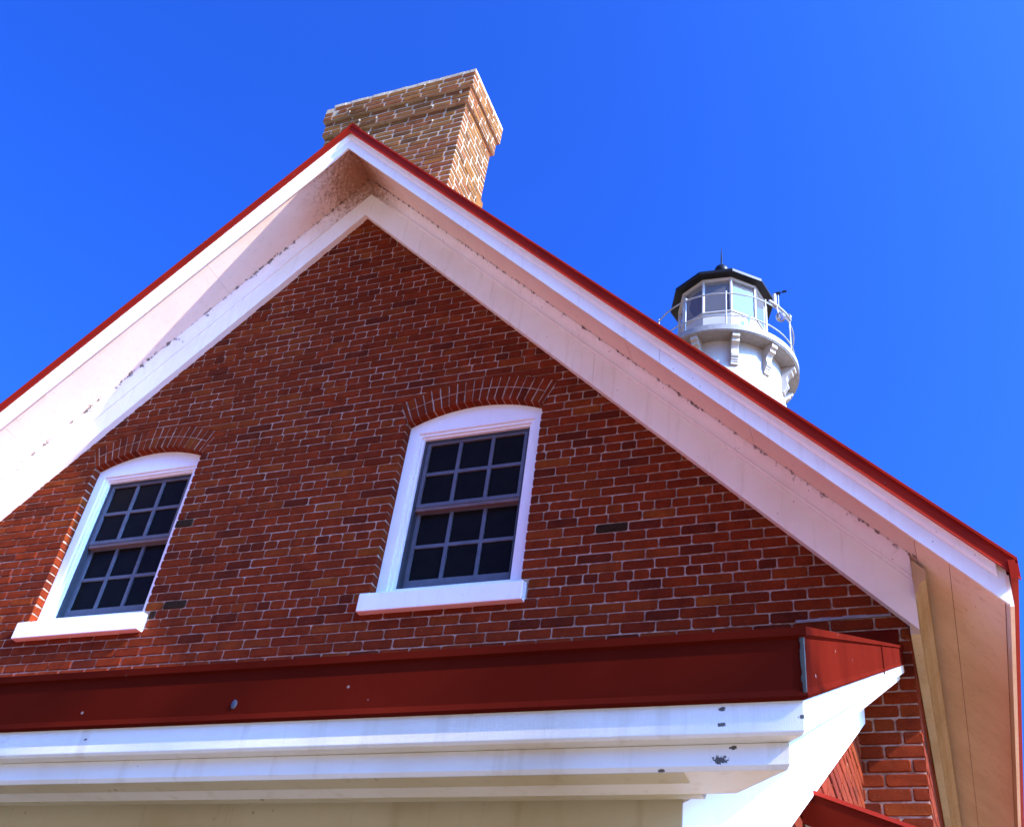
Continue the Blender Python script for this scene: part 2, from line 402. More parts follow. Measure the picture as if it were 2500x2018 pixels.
# mortar bed sheet behind the gable bricks, with the window openings left free
mw = MB(); step = CH/2; z = -ZO
def wall_half(z): return min(HW-0.006, (4.30-z)/MS)
zs = [-ZO, -2.0, -0.175] ; zz_ = -0.175
while zz_ < 4.25: zz_ += step; zs.append(zz_)
for a, b_ in zip(zs[:-1], zs[1:]):
    zm = (a+b_)/2; hb, ht = max(0, wall_half(a)), max(0, wall_half(b_)); spans = [(-hb, -ht, 'w')]
    oh = None
    if a >= -0.176 and zm < ZC+RI+0.10:
        if zm <= E_IN[1]: oh = 0.578 if zm < -0.02 else WH+0.005
        else:
            d = (RI+0.10)**2-(zm-ZC)**2; oh = min(math.sqrt(d), E_IN[0]+0.03) if d > 0 else None
    edges = [(-hb, -ht)]
    if oh:
        for c in (-XC, XC): edges += [(c-oh, c-oh), (c+oh, c+oh)]
    edges.append((hb, ht))
    for i in range(0, len(edges), 2):
        (p, q), (r_, t_) = edges[i], edges[i+1]
        if r_-p > 1e-3: mw.add([(p, 0.007, a), (r_, 0.007, a), (t_, 0.007, b_), (q, 0.007, b_)], [(0,1,2,3)])
for c in (-XC, XC):       # returns of the bedding inside the openings
    for sgn in (-1, 1):
        x = c+sgn*(WH+0.005); mw.add([(x, 0.007, -0.03), (x, 0.16, -0.03), (x, 0.16, 1.42), (x, 0.007, 1.42)], [(0,1,2,3)])
# side and back walls
mw.add([(HW-0.006, 0.007, -ZO), (HW-0.006, DEPTH, -ZO), (HW-0.006, DEPTH, -0.15), (HW-0.006, 0.007, -0.15)], [(0,1,2,3)])
mw.add([(-HW+0.006, 0.007, -ZO), (-HW+0.006, DEPTH, -ZO), (-HW+0.006, DEPTH, -0.15), (-HW+0.006, 0.007, -0.15)], [(0,1,2,3)])
mw.add([(-HW+0.006, DEPTH, -ZO), (HW-0.006, DEPTH, -ZO), (HW-0.006, DEPTH, -0.15), (0, DEPTH, 4.3), (-HW+0.006, DEPTH, -0.15)], [(0,1,2,3,4)])
gable = mw.build('gable_wall', MORTAR, house)
# bricks of the gable
gb = BrickWork(0.0, 'front', TONES, tone)
for k in range(-43, 61):
    z0, z1 = k*CH, (k+1)*CH; zm = (z0+z1)/2
    if zm < -0.80: u0, u1 = 3.70, HW
    else:
        w = min(HW, (4.20-z0)/MS+0.1)
        if w < 0.05: continue
        u0, u1 = -w, w
    cuts = []
    for c in (-XC, XC):
        hb, ht = open_half(z0+J/2), open_half(z1-J/2)
        hm = open_half(zm)
        if hm is None and hb is None and ht is None: continue
        if -0.1 < z0 < 0 or z0 < -0.03:
            if hm is None: continue
            h_ = max(x for x in (hb, hm, ht) if x is not None) if zm < -0.03 else hm; hb = ht = h_
        g_ = 0.006 if zm > E_IN[1] or zm < 0 else 0.0
        hb = 0.02 if hb is None else hb; ht = 0.02 if ht is None else ht
        cuts.append((c-hb-g_, c-ht-g_, c+hb+g_, c+ht+g_))
    lay_course(gb, k, u0, u1, cuts)
def pix(p):
    d = Vector(p)+Vector((0,0,ZO))-EYE; f = d.dot(fwd)
    return (1250+2627.6*d.dot(right)/f, 1009-2627.6*d.dot(up)/f)
def seen(p):
    x, y = pix(p)
    if not (-20 < x < 2520 and -20 < y < 2030): return False
    if abs(p.x) > (3.95-p.z)/MS: return False                          # behind the frieze board
    if p.x < 3.9 and y > 1658-0.064*x+15: return False           # behind the lean-to eave
    return True
vis = sorted((it for it in gb.items if seen(gb.center(it))), key=lambda it: (gb.center(it)+Vector((0,0,ZO))-EYE).length/ (it['u'][2]-it['u'][0])**0.5)
near = vis[:300]; ids = {id(i) for i in near}
gb.objects(near, gable); gb.merged([i for i in gb.items if id(i) not in ids], gable)
# bricks of the side wall (sunny side), seen almost edge on
sb = BrickWork(HW, 'right', TONES, tone)
for k in range(-60, -3): lay_course(sb, k, 0.098 if k % 2 else 0.098, 5.0)
sb.merged(sb.items, gable, 'side_brickwork')
# segmental arches: two rings of rowlock headers between a pair of tall end bricks
def voussoir(r0, r1, half, dep=0.10):
    e = 0.0035; A = []; B = []; C = []
    for (r_, sx) in ((r0, -1), (r1, -1), (r1, 1), (r0, 1)):
        rr = r_+(e if r_ == r0 else -e)
        A.append((sx*(rr*math.tan(half)-0.0045-e)+BR.uniform(-.0012, .0012), BR.uniform(-.001, .001), rr+BR.uniform(-.0015, .0015)))
        B.append((sx*(r_*math.tan(half)-0.0045), 0.0045, r_)); C.append((sx*(r_*math.tan(half)-0.0045), dep, r_))
    V = A+B+C; F = [(0,1,2,3)]
    for k in (0, 1):
        for i in range(4): F.append((k*4+i, k*4+(i+1)%4, (k+1)*4+(i+1)%4, (k+1)*4+i))
    F.append((8,9,10,11))
    return V, F
NV = 17; AE = AH*0.055*2
RINGS = [(RI, RI+0.102), (RI+0.110, RE)]
VM = {}
inner = 2*(AH-AE*0.62)/NV
for ri, (ra, rb) in enumerate(RINGS):
    for t in range(7):
        mb = MB(); V, F = voussoir(ra, rb, inner/2); mb.add(V, F); VM[ri, t] = mb.mesh('arch_brick', TONES[t])
for t in range(4):
    mb = MB(); V, F = voussoir(RI, RE+0.004, AE*0.31); mb.add(V, F); VM['end', t] = mb.mesh('arch_brick', TONES[t])
for c in (-XC, XC):
    am = MB(); n = 24
    A = [(c+RI*math.sin(t), 0.0045, ZC+RI*math.cos(t)) for t in [(-AH+2*AH*i/n) for i in range(n+1)]]
    B = [(c+RE*math.sin(t), 0.0045, ZC+RE*math.cos(t)) for t in [(-AH+2*AH*i/n) for i in range(n+1)]]
    D = [(c+(RI+.003)*math.sin(t), 0.11, ZC+(RI+.003)*math.cos(t)) for t in [(-AH+2*AH*i/n) for i in range(n+1)]]
    am.add(A+B, [(i, i+1, n+2+i, n+1+i) for i in range(n)]); am.add([(x, y, z+.003) for x, y, z in A]+D, [(i, i+1, n+2+i, n+1+i) for i in range(n)])
    arch = am.build('window_arch', MORTAR, house)
    for ri in (0, 1):
        for i in range(NV):
            t = -AH+AE*0.62+inner*(i+0.5)
            o = bpy.data.objects.new('arch_brick', VM[ri, rnd.choices(range(7), [25, 30, 25, 8, 3, 9, 0])[0]]); col.objects.link(o)
            o.location = (c, BR.uniform(-.003, .001), ZC+ZO); o.rotation_euler = (0, t+BR.uniform(-.002, .002), 0); attach(o, arch)
    for s_ in (-1, 1):
        o = bpy.data.objects.new('arch_brick', VM['end', rnd.randrange(4)]); col.objects.link(o)
        o.location = (c, 0, ZC+ZO); o.rotation_euler = (0, s_*(AH-AE*0.31), 0); attach(o, arch)

# windows
def window(c):
    d = 0.072; fr = MB()
    # casing: two jambs with a head cut to the arch
    for s_ in (-1, 1):
        a, b_ = sorted((c+s_*WH, c+s_*0.452)); fr.box(a, b_, d, d+0.09, -0.03, 1.345)
    n = 20
    top = [(c+RI*math.sin(t), d+.001, ZC+RI*math.cos(t)) for t in [(-AH+2*AH*i/n) for i in range(n+1)]]
    poly = [(c-WH, d+.001, 1.3455), (c+WH, d+.001, 1.3455)] + top[::-1]
    fr.prism(poly, (0,0,0), (0, 0.09, 0))
    frame = fr.build('window', CASING, house, bevel=0.002)
    st = MB()     # stepped stop moulding
    for x0, x1 in ((-0.452, -0.428), (0.428, 0.452)):
        st.box(c+x0, c+x1, d+0.014, d+0.10, 0.045, 1.345)
    st.box(c-0.428, c+0.428, d+0.0145, d+0.10, 1.322, 1.3445)
    for x0, x1 in ((-0.428, -0.412), (0.412, 0.428)):
        st.box(c+x0, c+x1, d+0.030, d+0.13, 0.045, 1.3215)
    st.box(c-0.412, c+0.412, d+0.0305, d+0.13, 1.306, 1.3210)
    st.build('stop_moulding', CASING, frame, bevel=0.0012)
    tr = MB(); tr.box(c-0.412, c-0.392, d+0.05, d+0.16, 0.06, 1.3055); tr.box(c+0.392, c+0.412, d+0.05, d+0.16, 0.06, 1.3055)
    tr.box(c-0.392, c+0.392, d+0.052, d+0.16, 1.285, 1.3055); tr.build('sash_track', SCREEN, frame)
    def sash(y, z0, z1, top, bot, rows):
        L, Rr = c-0.392, c+0.392; pl, pr = c-0.366, c+0.366
        m = MB()
        m.box(L, pl, y, y+0.035, z0, z1); m.box(pr, Rr, y, y+0.035, z0, z1)
        m.box(pl, pr, y+.0005, y+0.035, z1-top, z1); m.box(pl, pr, y+.0005, y+0.035, z0, z0+bot)
        m.build('sash', SASH, frame, bevel=0.0015)
        gz0, gz1 = z0+bot, z1-top; bar = 0.027; pw = (pr-pl-2*bar)/3; ph = (gz1-gz0-bar)/2
        for i in (1, 2):
            x = pl+i*pw+(i-1)*bar; mm = MB(); mm.box(x, x+bar, y+.004, y+0.03, gz0, gz1); mm.build('muntin', SASH, frame, bevel=0.002)
        mm = MB(); mm.box(pl, pr, y+.0055, y+0.0285, gz0+ph, gz0+ph+bar); mm.build('muntin', SASH, frame, bevel=0.002)
        for i in range(3):
            for j in range(2):
                x = pl+i*(pw+bar); z = gz0+j*(ph+bar); gm_ = MB()
                t1, t2 = BR.uniform(-.0015, .0015), BR.uniform(-.0015, .0015)
                gm_.prism([(x-.002, y+.018+t1, z-.002), (x+pw+.002, y+.018+t2, z-.002), (x+pw+.002, y+.018-t1, z+ph+.002), (x-.002, y+.018-t2, z+ph+.002)], (0,0,0), (0, .003, 0))
                gm_.build('pane', PANE, frame)
    sash(d+0.058, 0.725, 1.300, 0.032, 0.030, 2)
    sash(d+0.098, 0.080, 0.720, 0.026, 0.085, 2)
    mr = MB(); mr.box(c-0.392, c+0.392, d+0.062, d+0.125, 0.696, 0.7235); mr.build('meeting_rail', RAIL_BROWN, frame, bevel=0.003)
    bk = MB(); bk.box(c-0.45, c+0.45, d+0.165, d+0.175, 0.0, 1.40); bk.build('backing', DARK, frame)
    bs = MB(); bs.box(c-0.452, c+0.452, d+0.02, d+0.16, -0.012, 0.060); bs.build('inner_sill', CASING, frame)
    # stone sill, wash sloping outward
    si = MB(); pr = [(-0.052, -0.168), (0.165, -0.168), (0.165, 0.0), (-0.045, -0.036), (-0.052, -0.044)]
    si.prism([(c-0.572, y, z) for y, z in pr], (0,0,0), (1.144, 0, 0))
    si.build('sill', SILLW, frame, bevel=0.006)
    return frame
window(-XC); window(XC)

# gable trim : profile (y, c) with z = c - MS*|x|, mitred at the ridge
X0 = 0.03; MO = {1: 1.064, -1: 1.052}
def rake(prof, x0, x1, side, ms=MS):
    rings = [[(X0+side*x, y, c-ms*x) for y, c in prof] for x in (x0, x1)]
    m = MB(); m.loft(rings); return m
YF = -0.545
XE = 4.640
for sd_ in (1, -1):
    rake([(-0.052, 3.895), (0.004, 3.895), (0.004, 4.31), (-0.052, 4.31)], 0, 2.31, sd_).build('frieze_board', WHITE, house, bevel=0.0012)
    rake([(-0.052, 3.8955), (0.004, 3.8955), (0.004, 4.31), (-0.0515, 4.31)], 2.3115, 4.219 if sd_ > 0 else 4.28, sd_).build('frieze_board', WHITE, house, bevel=0.0012)
    cove = [(-0.0525, 4.175), (-0.066, 4.178), (-0.070, 4.195), (-0.064, 4.205), (-0.068, 4.235), (-0.082, 4.268), (-0.105, 4.292), (-0.118, 4.300), (-0.118, 4.308), (-0.0525, 4.308)]
    rake(cove, 0, 4.216 if sd_ > 0 else 4.27, sd_).build('cove_moulding', COVEW, house, smooth=True)
    xs = [0.0, 1.15, 2.62, 3.42, 4.252]
    for a, b_ in zip(xs[:-1], xs[1:]):
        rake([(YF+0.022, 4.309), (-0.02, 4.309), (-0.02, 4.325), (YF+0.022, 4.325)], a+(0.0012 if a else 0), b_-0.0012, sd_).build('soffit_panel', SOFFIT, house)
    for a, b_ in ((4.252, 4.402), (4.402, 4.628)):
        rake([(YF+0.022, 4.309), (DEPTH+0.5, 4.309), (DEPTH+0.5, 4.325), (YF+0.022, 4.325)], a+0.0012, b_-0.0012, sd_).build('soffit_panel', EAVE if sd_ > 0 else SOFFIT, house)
    rake([(YF, 4.235), (YF+0.022, 4.235), (YF+0.022, 4.455), (YF, 4.455)], 0, 2.92, sd_, MO[sd_]).build('fascia_board', WHITE, house, bevel=0.0012)
    rake([(YF+.0008, 4.2355), (YF+0.022, 4.2355), (YF+0.022, 4.455), (YF+.0008, 4.455)], 2.9216, XE, sd_, MO[sd_]).build('fascia_board', WHITE, house, bevel=0.0012)
    rake([(YF-0.004, 4.350), (YF-0.001, 4.346), (YF-0.001, 4.455), (YF-0.026, 4.455), (YF-0.026, 4.412), (YF-0.016, 4.396), (YF-0.012, 4.37)], 0, XE-0.04, sd_, MO[sd_]).build('crown_strip', WHITE, house)
    # red metal drip edge with a turned lip
    rake([(YF-0.046, 4.405), (YF-0.036, 4.403), (YF-0.036, 4.490), (YF+0.10, 4.510), (YF+0.10, 4.520), (YF-0.050, 4.520), (YF-0.050, 4.500), (YF-0.042, 4.495), (YF-0.042, 4.413)], 0, XE+0.055, sd_, MO[sd_]).build('drip_edge', RED, house)
    # eave : fascia, its metal edge, frieze and bed moulding along the side wall
    zf = lambda x, c: c-MS*x; zo = lambda x, c: c-MO[sd_]*x; XS = X0 if sd_ > 0 else -X0
    m = MB(); m.box(*sorted((X0+sd_*4.630, X0+sd_*4.648)), YF+0.0005, DEPTH+0.5, zo(4.64, 4.235), zo(4.64, 4.40)); m.build('eave_fascia', EAVE, house)
    m = MB(); m.box(*sorted((X0+sd_*4.652, X0+sd_*4.684)), YF-0.05, DEPTH+0.5, zo(4.69, 4.407), zo(4.69, 4.505)); m.build('eave_drip_edge', RED, house)
    m = MB(); m.box(*sorted((sd_*(HW+0.002), sd_*4.249)), -0.0505, DEPTH, -0.560, zf(4.25, 4.306)); m.build('eave_frieze', EAVE_OLD, house, bevel=0.003)
    bp = [(4.2495, -0.36), (4.262, -0.362), (4.270, -0.345), (4.268, -0.325), (4.285, -0.300), (4.310, -0.285), (4.316, -0.262), (4.316, zf(4.316, 4.305)), (4.2495, zf(4.2495, 4.305))]
    m = MB(); m.prism([(sd_*x, -0.120, z) for x, z in bp], (0,0,0), (0, DEPTH+0.12, 0)); m.build('bed_moulding', EAVE_OLD, house, smooth=False)
    # roof sheet with standing seams
    rf = MB(); rf.loft([[(X0+sd_*x, y, c-MO[sd_]*x) for y, c in ((YF-0.03, 4.5205), (DEPTH+0.5, 4.5205), (DEPTH+0.5, 4.456), (YF-0.02, 4.460))] for x in (0, XE+0.05)])
    roof = rf.build('roof', REDROOF, house)
    y = 0.1
    while y < DEPTH+0.4:
        m = MB(); m.loft([[(X0+sd_*x, yy, c-MO[sd_]*x) for yy, c in ((y-.012, 4.522), (y+.012, 4.522), (y+.008, 4.545), (y-.008, 4.545))] for x in (0.1, XE+0.03)]); m.build('seam', REDROOF, roof)
        y += 0.42
for y0_, L_ in ((YF-0.0515, 0.545), (0.67, DEPTH-0.2)):
    m = MB(); cc = 4.523; P = [(0.10, cc-0.106), (0, cc), (-0.10, cc-0.106), (-0.10, cc-0.100), (0, cc+0.012), (0.10, cc-0.100)]
    m.prism([(X0+x, y0_, z) for x, z in P], (0,0,0), (0, L_, 0)); m.build('ridge_cap', RED, house)

# chimney flush with the gable
CX, CY0, CY1 = 0.778, 0.004, 0.640; CTOP = 5.775; NCH = 26
def corbel(i):        # course counted from the top
    return 0.058 if i < 3 else 0.030 if i < 6 else 0.0
cm = MB()
tiers = [(0, 3), (3, 6), (6, NCH)]
cm.box(-CX+.01, CX-.01, CY0+0.12, CY1-.01, 3.4, CTOP-NCH*0.0704-0.0005)
for a, b_ in tiers:
    o_ = corbel(a)-0.0025; cm.box(-CX-o_, CX+o_, CY0-o_, CY1+o_, CTOP-b_*0.0704+(0.004 if b_ < NCH else 0), CTOP-a*0.0704-0.004)
chim = cm.build('chimney', CMORTAR, house)
CJ = 0.0135; CP = 0.0704
def ctone(): return rnd.choices(range(4), [35, 30, 25, 10])[0]
faces = {}
for i in range(NCH):
    o_ = corbel(i); z = CTOP-(i+1)*CP+CJ/2; h = CP-CJ
    for fc in ('front', 'right', 'back', 'left'):
        horiz = fc in ('front', 'back')
        lo, hi = (-CX-o_, CX+o_) if horiz else (CY0-o_, CY1+o_)
        if fc == 'left': lo, hi = -hi, -lo
        pl = {'front': CY0-o_, 'back': CY1+o_, 'right': CX+o_, 'left': -CX-o_}[fc]
        own = (i % 2 == 0) == horiz
        if not own: lo += 0.105; hi -= 0.105
        if fc == 'front' and i < 2: lo += 0.10*(2-i)*0.55            # broken corner
        bwk = faces.setdefault((fc, o_), BrickWork(pl, fc, CTONES, ctone))
        u = lo
        first = True
        while u < hi-0.05:
            w = 0.205 if not (first and i % 4 in (1, 2)) else 0.11
            e = min(u+w+BR.uniform(-.008, .008), hi)
            if hi-e < 0.06: e = hi
            a_, b2 = u+(CJ/2 if u > lo else 0), e-(CJ/2 if e < hi else 0)
            bwk.lay(a_, a_, b2, b2, z+BR.uniform(-.002, .002), h, BR.uniform(0.0, .004)); u = e; first = False
cnt = 0
for (fc, o_), bwk in faces.items():
    if fc in ('front', 'right'):
        v = [it for it in bwk.items if it['z'] > 4.0]; bwk.objects(v, chim); bwk.merged([it for it in bwk.items if it['z'] <= 4.0], chim); cnt += len(v)
    else: bwk.merged(bwk.items, chim)
# mortar squeezed out of the head joints, and the worn cement wash on top
mb = MB()
for (fc, o_), bwk in faces.items():
    if fc not in ('front', 'right'): continue
    for it in bwk.items:
        if it['z'] < 4.0 or BR.random() > (0.20 if o_ else 0.05) or fc == 'right': continue
        u = it['u'][2]+CJ/2; s_ = BR.uniform(0.008, 0.014); c = Vector(bwk.world(u, -0.004, it['z']+BR.uniform(0.0, it['h'])))
        rings = []
        for k, (rr, dz) in enumerate(((0.3, -1.5), (0.9, -0.8), (1.0, 0.1), (0.7, 0.9), (0.2, 1.4))):
            rings.append([c+Vector((math.cos(2*math.pi*q/6)*s_*rr*BR.uniform(.7, 1.2), math.sin(2*math.pi*q/6)*s_*rr*BR.uniform(.6, 1.1), dz*s_)) for q in range(6)])
        mb.loft(rings)
o = mb.build('mortar_droppings', CMORTAR, chim); o['kind'] = 'stuff'
mb = MB(); n = 26; lo, hi = -CX-0.03, CX+0.060
for i in range(n):
    a, b_ = lo+(hi-lo)*i/n, lo+(hi-lo)*(i+1)/n
    if i == 0: a += 0.06
    h1 = 0.042+BR.uniform(-.004, .004); y0 = CY0-0.058+BR.uniform(-.002, .003)
    mb.box(a, b_-.0004, y0, CY1+0.055, CTOP-0.003, CTOP+h1)
mb.build('cement_wash', CMORTAR, chim, bevel=0.006)
mb = MB(); mb.box(CX-0.1, CX+0.004, CY1-0.10, CY1+0.050, 3.7, 4.66); mb.build('chimney_base', CTONES[0], chim, bevel=0.01)

# ------------------------------------------------------------------ lean-to addition in front of the gable
FX, FY = 3.936, -3.80; ZT0, ZT1 = -2.578, -0.596
lean = thing('brick_lean_to', 'one storey brick lean-to with red edged shed roof against the gable', 'building', (0, -1.9, 0))
def eave_ring(prof, at):
    out = []
    for o_, dz in prof:
        if at == 'wl': out.append((-FX-o_, -0.002, ZT1+dz))
        if at == 'cl': out.append((-FX-o_, FY-o_, ZT0+dz))
        if at == 'cr': out.append((FX+o_, FY-o_, ZT0+dz))
        if at == 'wr': out.append((FX+o_, -0.002, ZT1+dz))
    return out
def eave_part(name, prof, m_, bevel=0.0, smooth=False, m_rake=None):
    for n_, a, b_ in ((name, 'cl', 'cr'), ('rake_'+name, 'cr', 'wr'), ('rake_'+name, 'wl', 'cl')):
        mb = MB(); mb.loft([eave_ring(prof, a), eave_ring(prof, b_)]); mb.build(n_, m_rake if m_rake and n_ != name else m_, lean, bevel=bevel, smooth=smooth)
eave_part('drip_edge', [(0.223, 0.0), (0.223, -0.0125), (0.2175, -0.0155), (0.2175, -0.090), (0.2215, -0.101), (0.2200, -0.104), (0.2135, -0.104), (0.2135, -0.004), (0.10, -0.004), (0.10, 0.0)], RED_SHADED)
eave_part('fascia_board', [(0.213, -0.095), (0.213, -0.146), (0.209, -0.1505), (0.12, -0.1505), (0.12, -0.095)], WHITE_OLD, 0.001)
eave_part('lower_board', [(0.189, -0.151), (0.189, -0.181), (0.184, -0.187), (0.10, -0.187), (0.10, -0.151)], WHITE_OLD, 0.001)
bed = [(0.184, -0.1875), (0.150, -0.190), (0.138, -0.181), (0.118, -0.178), (0.100, -0.174), (0.072, -0.179), (0.050, -0.176), (0.036, -0.160), (0.022, -0.152), (0.0005, -0.150), (0.0005, -0.10), (0.184, -0.10)]
mb = MB(); mb.prism([(-FX-0.05, FY-o_, ZT0+dz) for o_, dz in bed], (0,0,0), (2*FX+0.095, 0, 0)); mb.build('bed_moulding', FRIEZE_SHADED, lean, smooth=False)
for a_, b_ in (('cr', 'wr'), ('wl', 'cl')):
    P = [(0.180, -0.1640), (0.0005, -0.1640), (0.0005, -0.13), (0.180, -0.13)]
    mb = MB(); mb.loft([eave_ring(P, a_), eave_ring(P, b_)]); mb.build('rake_soffit', WHITE, lean)
eave_part('frieze_board', [(0.0, -0.12), (0.0, -0.410), (-0.034, -0.410), (-0.034, -0.12)], FRIEZE_SHADED, 0.002, m_rake=WHITE)
# bolt and screw heads in the metal
for x, dz, r_ in ((3.238, -0.073, 0.0055), (2.3, -0.07, 0.0045)):
    mb = MB(); c = Vector((x, FY-0.2176, ZT0+dz)); rings = [[c+Vector((rr*math.cos(q*math.pi/5), yy, rr*math.sin(q*math.pi/5)*1.5)) for q in range(10)] for rr, yy in ((r_, 0.001), (r_, -0.0008), (r_*.6, -0.0018))]
    mb.loft(rings); mb.build('bolt_head', plain('zinc_bolt', (0.10, 0.10, 0.11), 0.4, 0.5), lean, smooth=True)
# caulk smeared over the corner of the drip edge, and lap joint of the metal on the rake
mb = MB(); n = 9
for k in range(n):
    a = -0.012-0.088*k/n; x, y = FX+0.2178, FY-0.2178; s_ = BR.uniform(0.003, 0.0055)
    mb.box(x-s_, x+0.0015, y-0.002, y+s_, ZT0+a-0.0102, ZT0+a+0.0002)
mb.build('corner_caulk', CAULK, lean, bevel=0.001)
sl = (ZT1-ZT0)/(-FY)
yl = -2.05; zl_ = ZT0+(yl-(FY-0.2175))*(ZT1-ZT0)/(-(FY-0.2175))
mb = MB(); mb.prism([(FX+0.2172, yl, zl_-0.012), (FX+0.2172, yl+0.022, zl_-0.001), (FX+0.2172, yl+0.030, zl_-0.098), (FX+0.2172, yl+0.006, zl_-0.110)], (0,0,0), (0.004, 0, 0)); mb.build('metal_lap', RED_SHADED, lean)
# roof sheet and wall flashing
mb = MB(); Y0 = FY-0.215
mb.add([(-FX-.215, Y0, ZT0+.001), (FX+.215, Y0, ZT0+.001), (FX+.215, -0.003, ZT1+.001), (-FX-.215, -0.003, ZT1+.001),
        (-FX-.19, Y0+.03, ZT0-.085), (FX+.19, Y0+.03, ZT0-.085), (FX+.19, -0.003, ZT1-.085), (-FX-.19, -0.003, ZT1-.085)],
       [(0,1,2,3), (4,7,6,5), (0,4,5,1), (1,5,6,2), (2,6,7,3), (3,7,4,0)])
roof2 = mb.build('roof', REDROOF, lean)
mb = MB(); mb.box(-FX-.2, FX+.205, -0.014, -0.0045, ZT1-0.03, ZT1+0.092); mb.build('flashing', FLASH, lean)
mb = MB()
for k in range(8):
    a = 3.62+k*0.062; mb.box(a, a+0.0625, -0.007, 0.002, -0.424+BR.uniform(-.004, .003)+k*.0006, -0.409+BR.uniform(-.003, .004)+k*.0006)
mb.build('flashing_caulk', plain('white_caulk', (0.21, 0.18, 0.18), 0.9), lean)
# walls
mb = MB(); BX = 3.900; BY = -3.762
mb.add([(-BX+.006, BY+.006, -ZO), (BX-.006, BY+.006, -ZO), (BX-.006, BY+.006, ZT0-.15), (-BX+.006, BY+.006, ZT0-.15)], [(0,1,2,3)])
for s_ in (1, -1): mb.add([(s_*(BX-.006), BY+.006, -ZO), (s_*(BX-.006), 0.0, -ZO), (s_*(BX-.006), 0.0, ZT1-.15), (s_*(BX-.006), BY+.006, ZT0-.15)], [(0,1,2,3)])
lw = mb.build('wall', MORTAR, lean)
lb_ = BrickWork(BX, 'right', TONES, tone)
for k in range(-70, -12):
    z = k*CH; u0 = max(BY+(0.0 if k % 2 else 0.098), (z+0.90)/0.494)
    if u0 < -0.06: lay_course(lb_, k, u0, -0.008)
allv = sorted(lb_.items, key=lambda it: (0 if (lambda q: -30 < q[0] < 2530 and q[1] < 2050)(pix(lb_.center(it))) else 1, (lb_.center(it)+Vector((0,0,ZO))-EYE).length))
vis2 = [it for it in allv if (lambda q: -30 < q[0] < 2530 and -30 < q[1] < 2050)(pix(lb_.center(it)))][:300]; ids = {id(i) for i in vis2}
lb_.objects(vis2, lw); lb_.merged([i for i in lb_.items if id(i) not in ids], lw)
fb = BrickWork(BY, 'front', TONES, tone)
for k in range(-70, -41): lay_course(fb, k, -BX+(0.098 if k % 2 else 0), BX-(0.098 if k % 2 else 0))
fb.merged(fb.items, lw, 'front_brickwork')
# small hood over the side door
hy0, hy1, hz, hx1, hs_ = -2.235, -1.05, -2.145, 4.86, 0.385
def hp(x, dz): return hz-(x-BX)*hs_+dz
mb = MB(); mb.prism([(BX+.001, hy0-.004, hp(BX, .004)), (hx1, hy0-.004, hp(hx1, .004)), (hx1, hy0-.004, hp(hx1, -.008)), (BX+.001, hy0-.004, hp(BX, -.008))], (0,0,0), (0, hy1-hy0+.008, 0))
hood = mb.build('door_hood', REDROOF, lean)
for y in (hy0, hy1-0.02):
    mb = MB(); mb.prism([(BX+.002, y, hp(BX, -.0085)), (hx1-.01, y, hp(hx1, -.0085)), (hx1-.01, y, hp(hx1, -.098)), (BX+.002, y, hp(BX, -.098))], (0,0,0), (0, .02, 0)); mb.build('hood_drip_edge', RED_SHADED, hood)
    mb = MB(); mb.prism([(BX+.002, y-.008, hp(BX, -.092)), (hx1-.005, y-.008, hp(hx1, -.092)), (hx1-.005, y-.008, hp(hx1, -.104)), (BX+.002, y-.008, hp(BX, -.104))], (0,0,0), (0, .0075, 0)); mb.build('hood_drip_lip', RED_SHADED, hood)
    mb = MB(); mb.tube([(BX+.01, y+.03, hz-.85), (BX+.12, y+.03, hz-.78), (4.55, y+.03, hp(4.55, -.12))], 0.022, 8); mb.build('hood_brace', WHITE, hood)
mb = MB(); mb.prism([(BX+.004, hy0+.021, hp(BX, -.085)), (hx1-.03, hy0+.021, hp(hx1, -.085)), (hx1-.03, hy0+.021, hp(hx1, -.097)), (BX+.004, hy0+.021, hp(BX, -.097))], (0,0,0), (0, hy1-hy0-.045, 0)); mb.build('hood_soffit', WHITE, hood)

# ------------------------------------------------------------------ lighthouse tower
AX, AY = 0.3585, 14.193; ZE = -3.312
tower = thing('lighthouse_tower', 'white round lighthouse tower with black roofed lantern behind the house', 'lighthouse', (AX, AY, 0))
def pol(r, deg, z): return (AX+r*math.cos(R(deg)), AY+r*math.sin(R(deg)), z+ZE)
mb = MB(); mb.lathe([(2.75, -ZO), (2.70, -ZO+0.6), (2.45, -ZO+0.7), (1.43, 16.10+ZE), (1.40, 16.25+ZE), (1.40, 17.02+ZE)], AX, AY, 72); mb.build('tower_wall', TOWERW, tower, smooth=True)
prof = [(1.39, 17.005), (1.722, 17.005), (1.722, 16.90), (1.655, 16.885), (1.655, 16.80), (1.60, 16.785), (1.555, 16.745), (1.520, 16.68), (1.515, 16.62), (1.535, 16.56), (1.545, 16.51), (1.53, 16.46), (1.495, 16.43),
        (1.495, 16.395), (1.470, 16.39), (1.470, 16.345), (1.452, 16.34), (1.452, 16.275), (1.39, 16.265)]
for k in range(11):
    a = -68.0+k*360/11; t = Vector((-math.sin(R(a)), math.cos(R(a)), 0))*0.085
    P = [Vector(pol(r, a, z))-t for r, z in prof]
    mb = MB(); mb.prism(P, (0,0,0), t*2); mb.build('bracket', TOWERW, tower, bevel=0.006)
mb = MB(); mb.lathe([(1.30, 17.007+ZE), (1.762, 17.007+ZE), (1.768, 17.03+ZE), (1.787, 17.032+ZE), (1.787, 17.195+ZE), (1.775, 17.205+ZE), (1.30, 17.215+ZE)], AX, AY, 96); mb.build('gallery_deck', DECKW, tower, smooth=True)
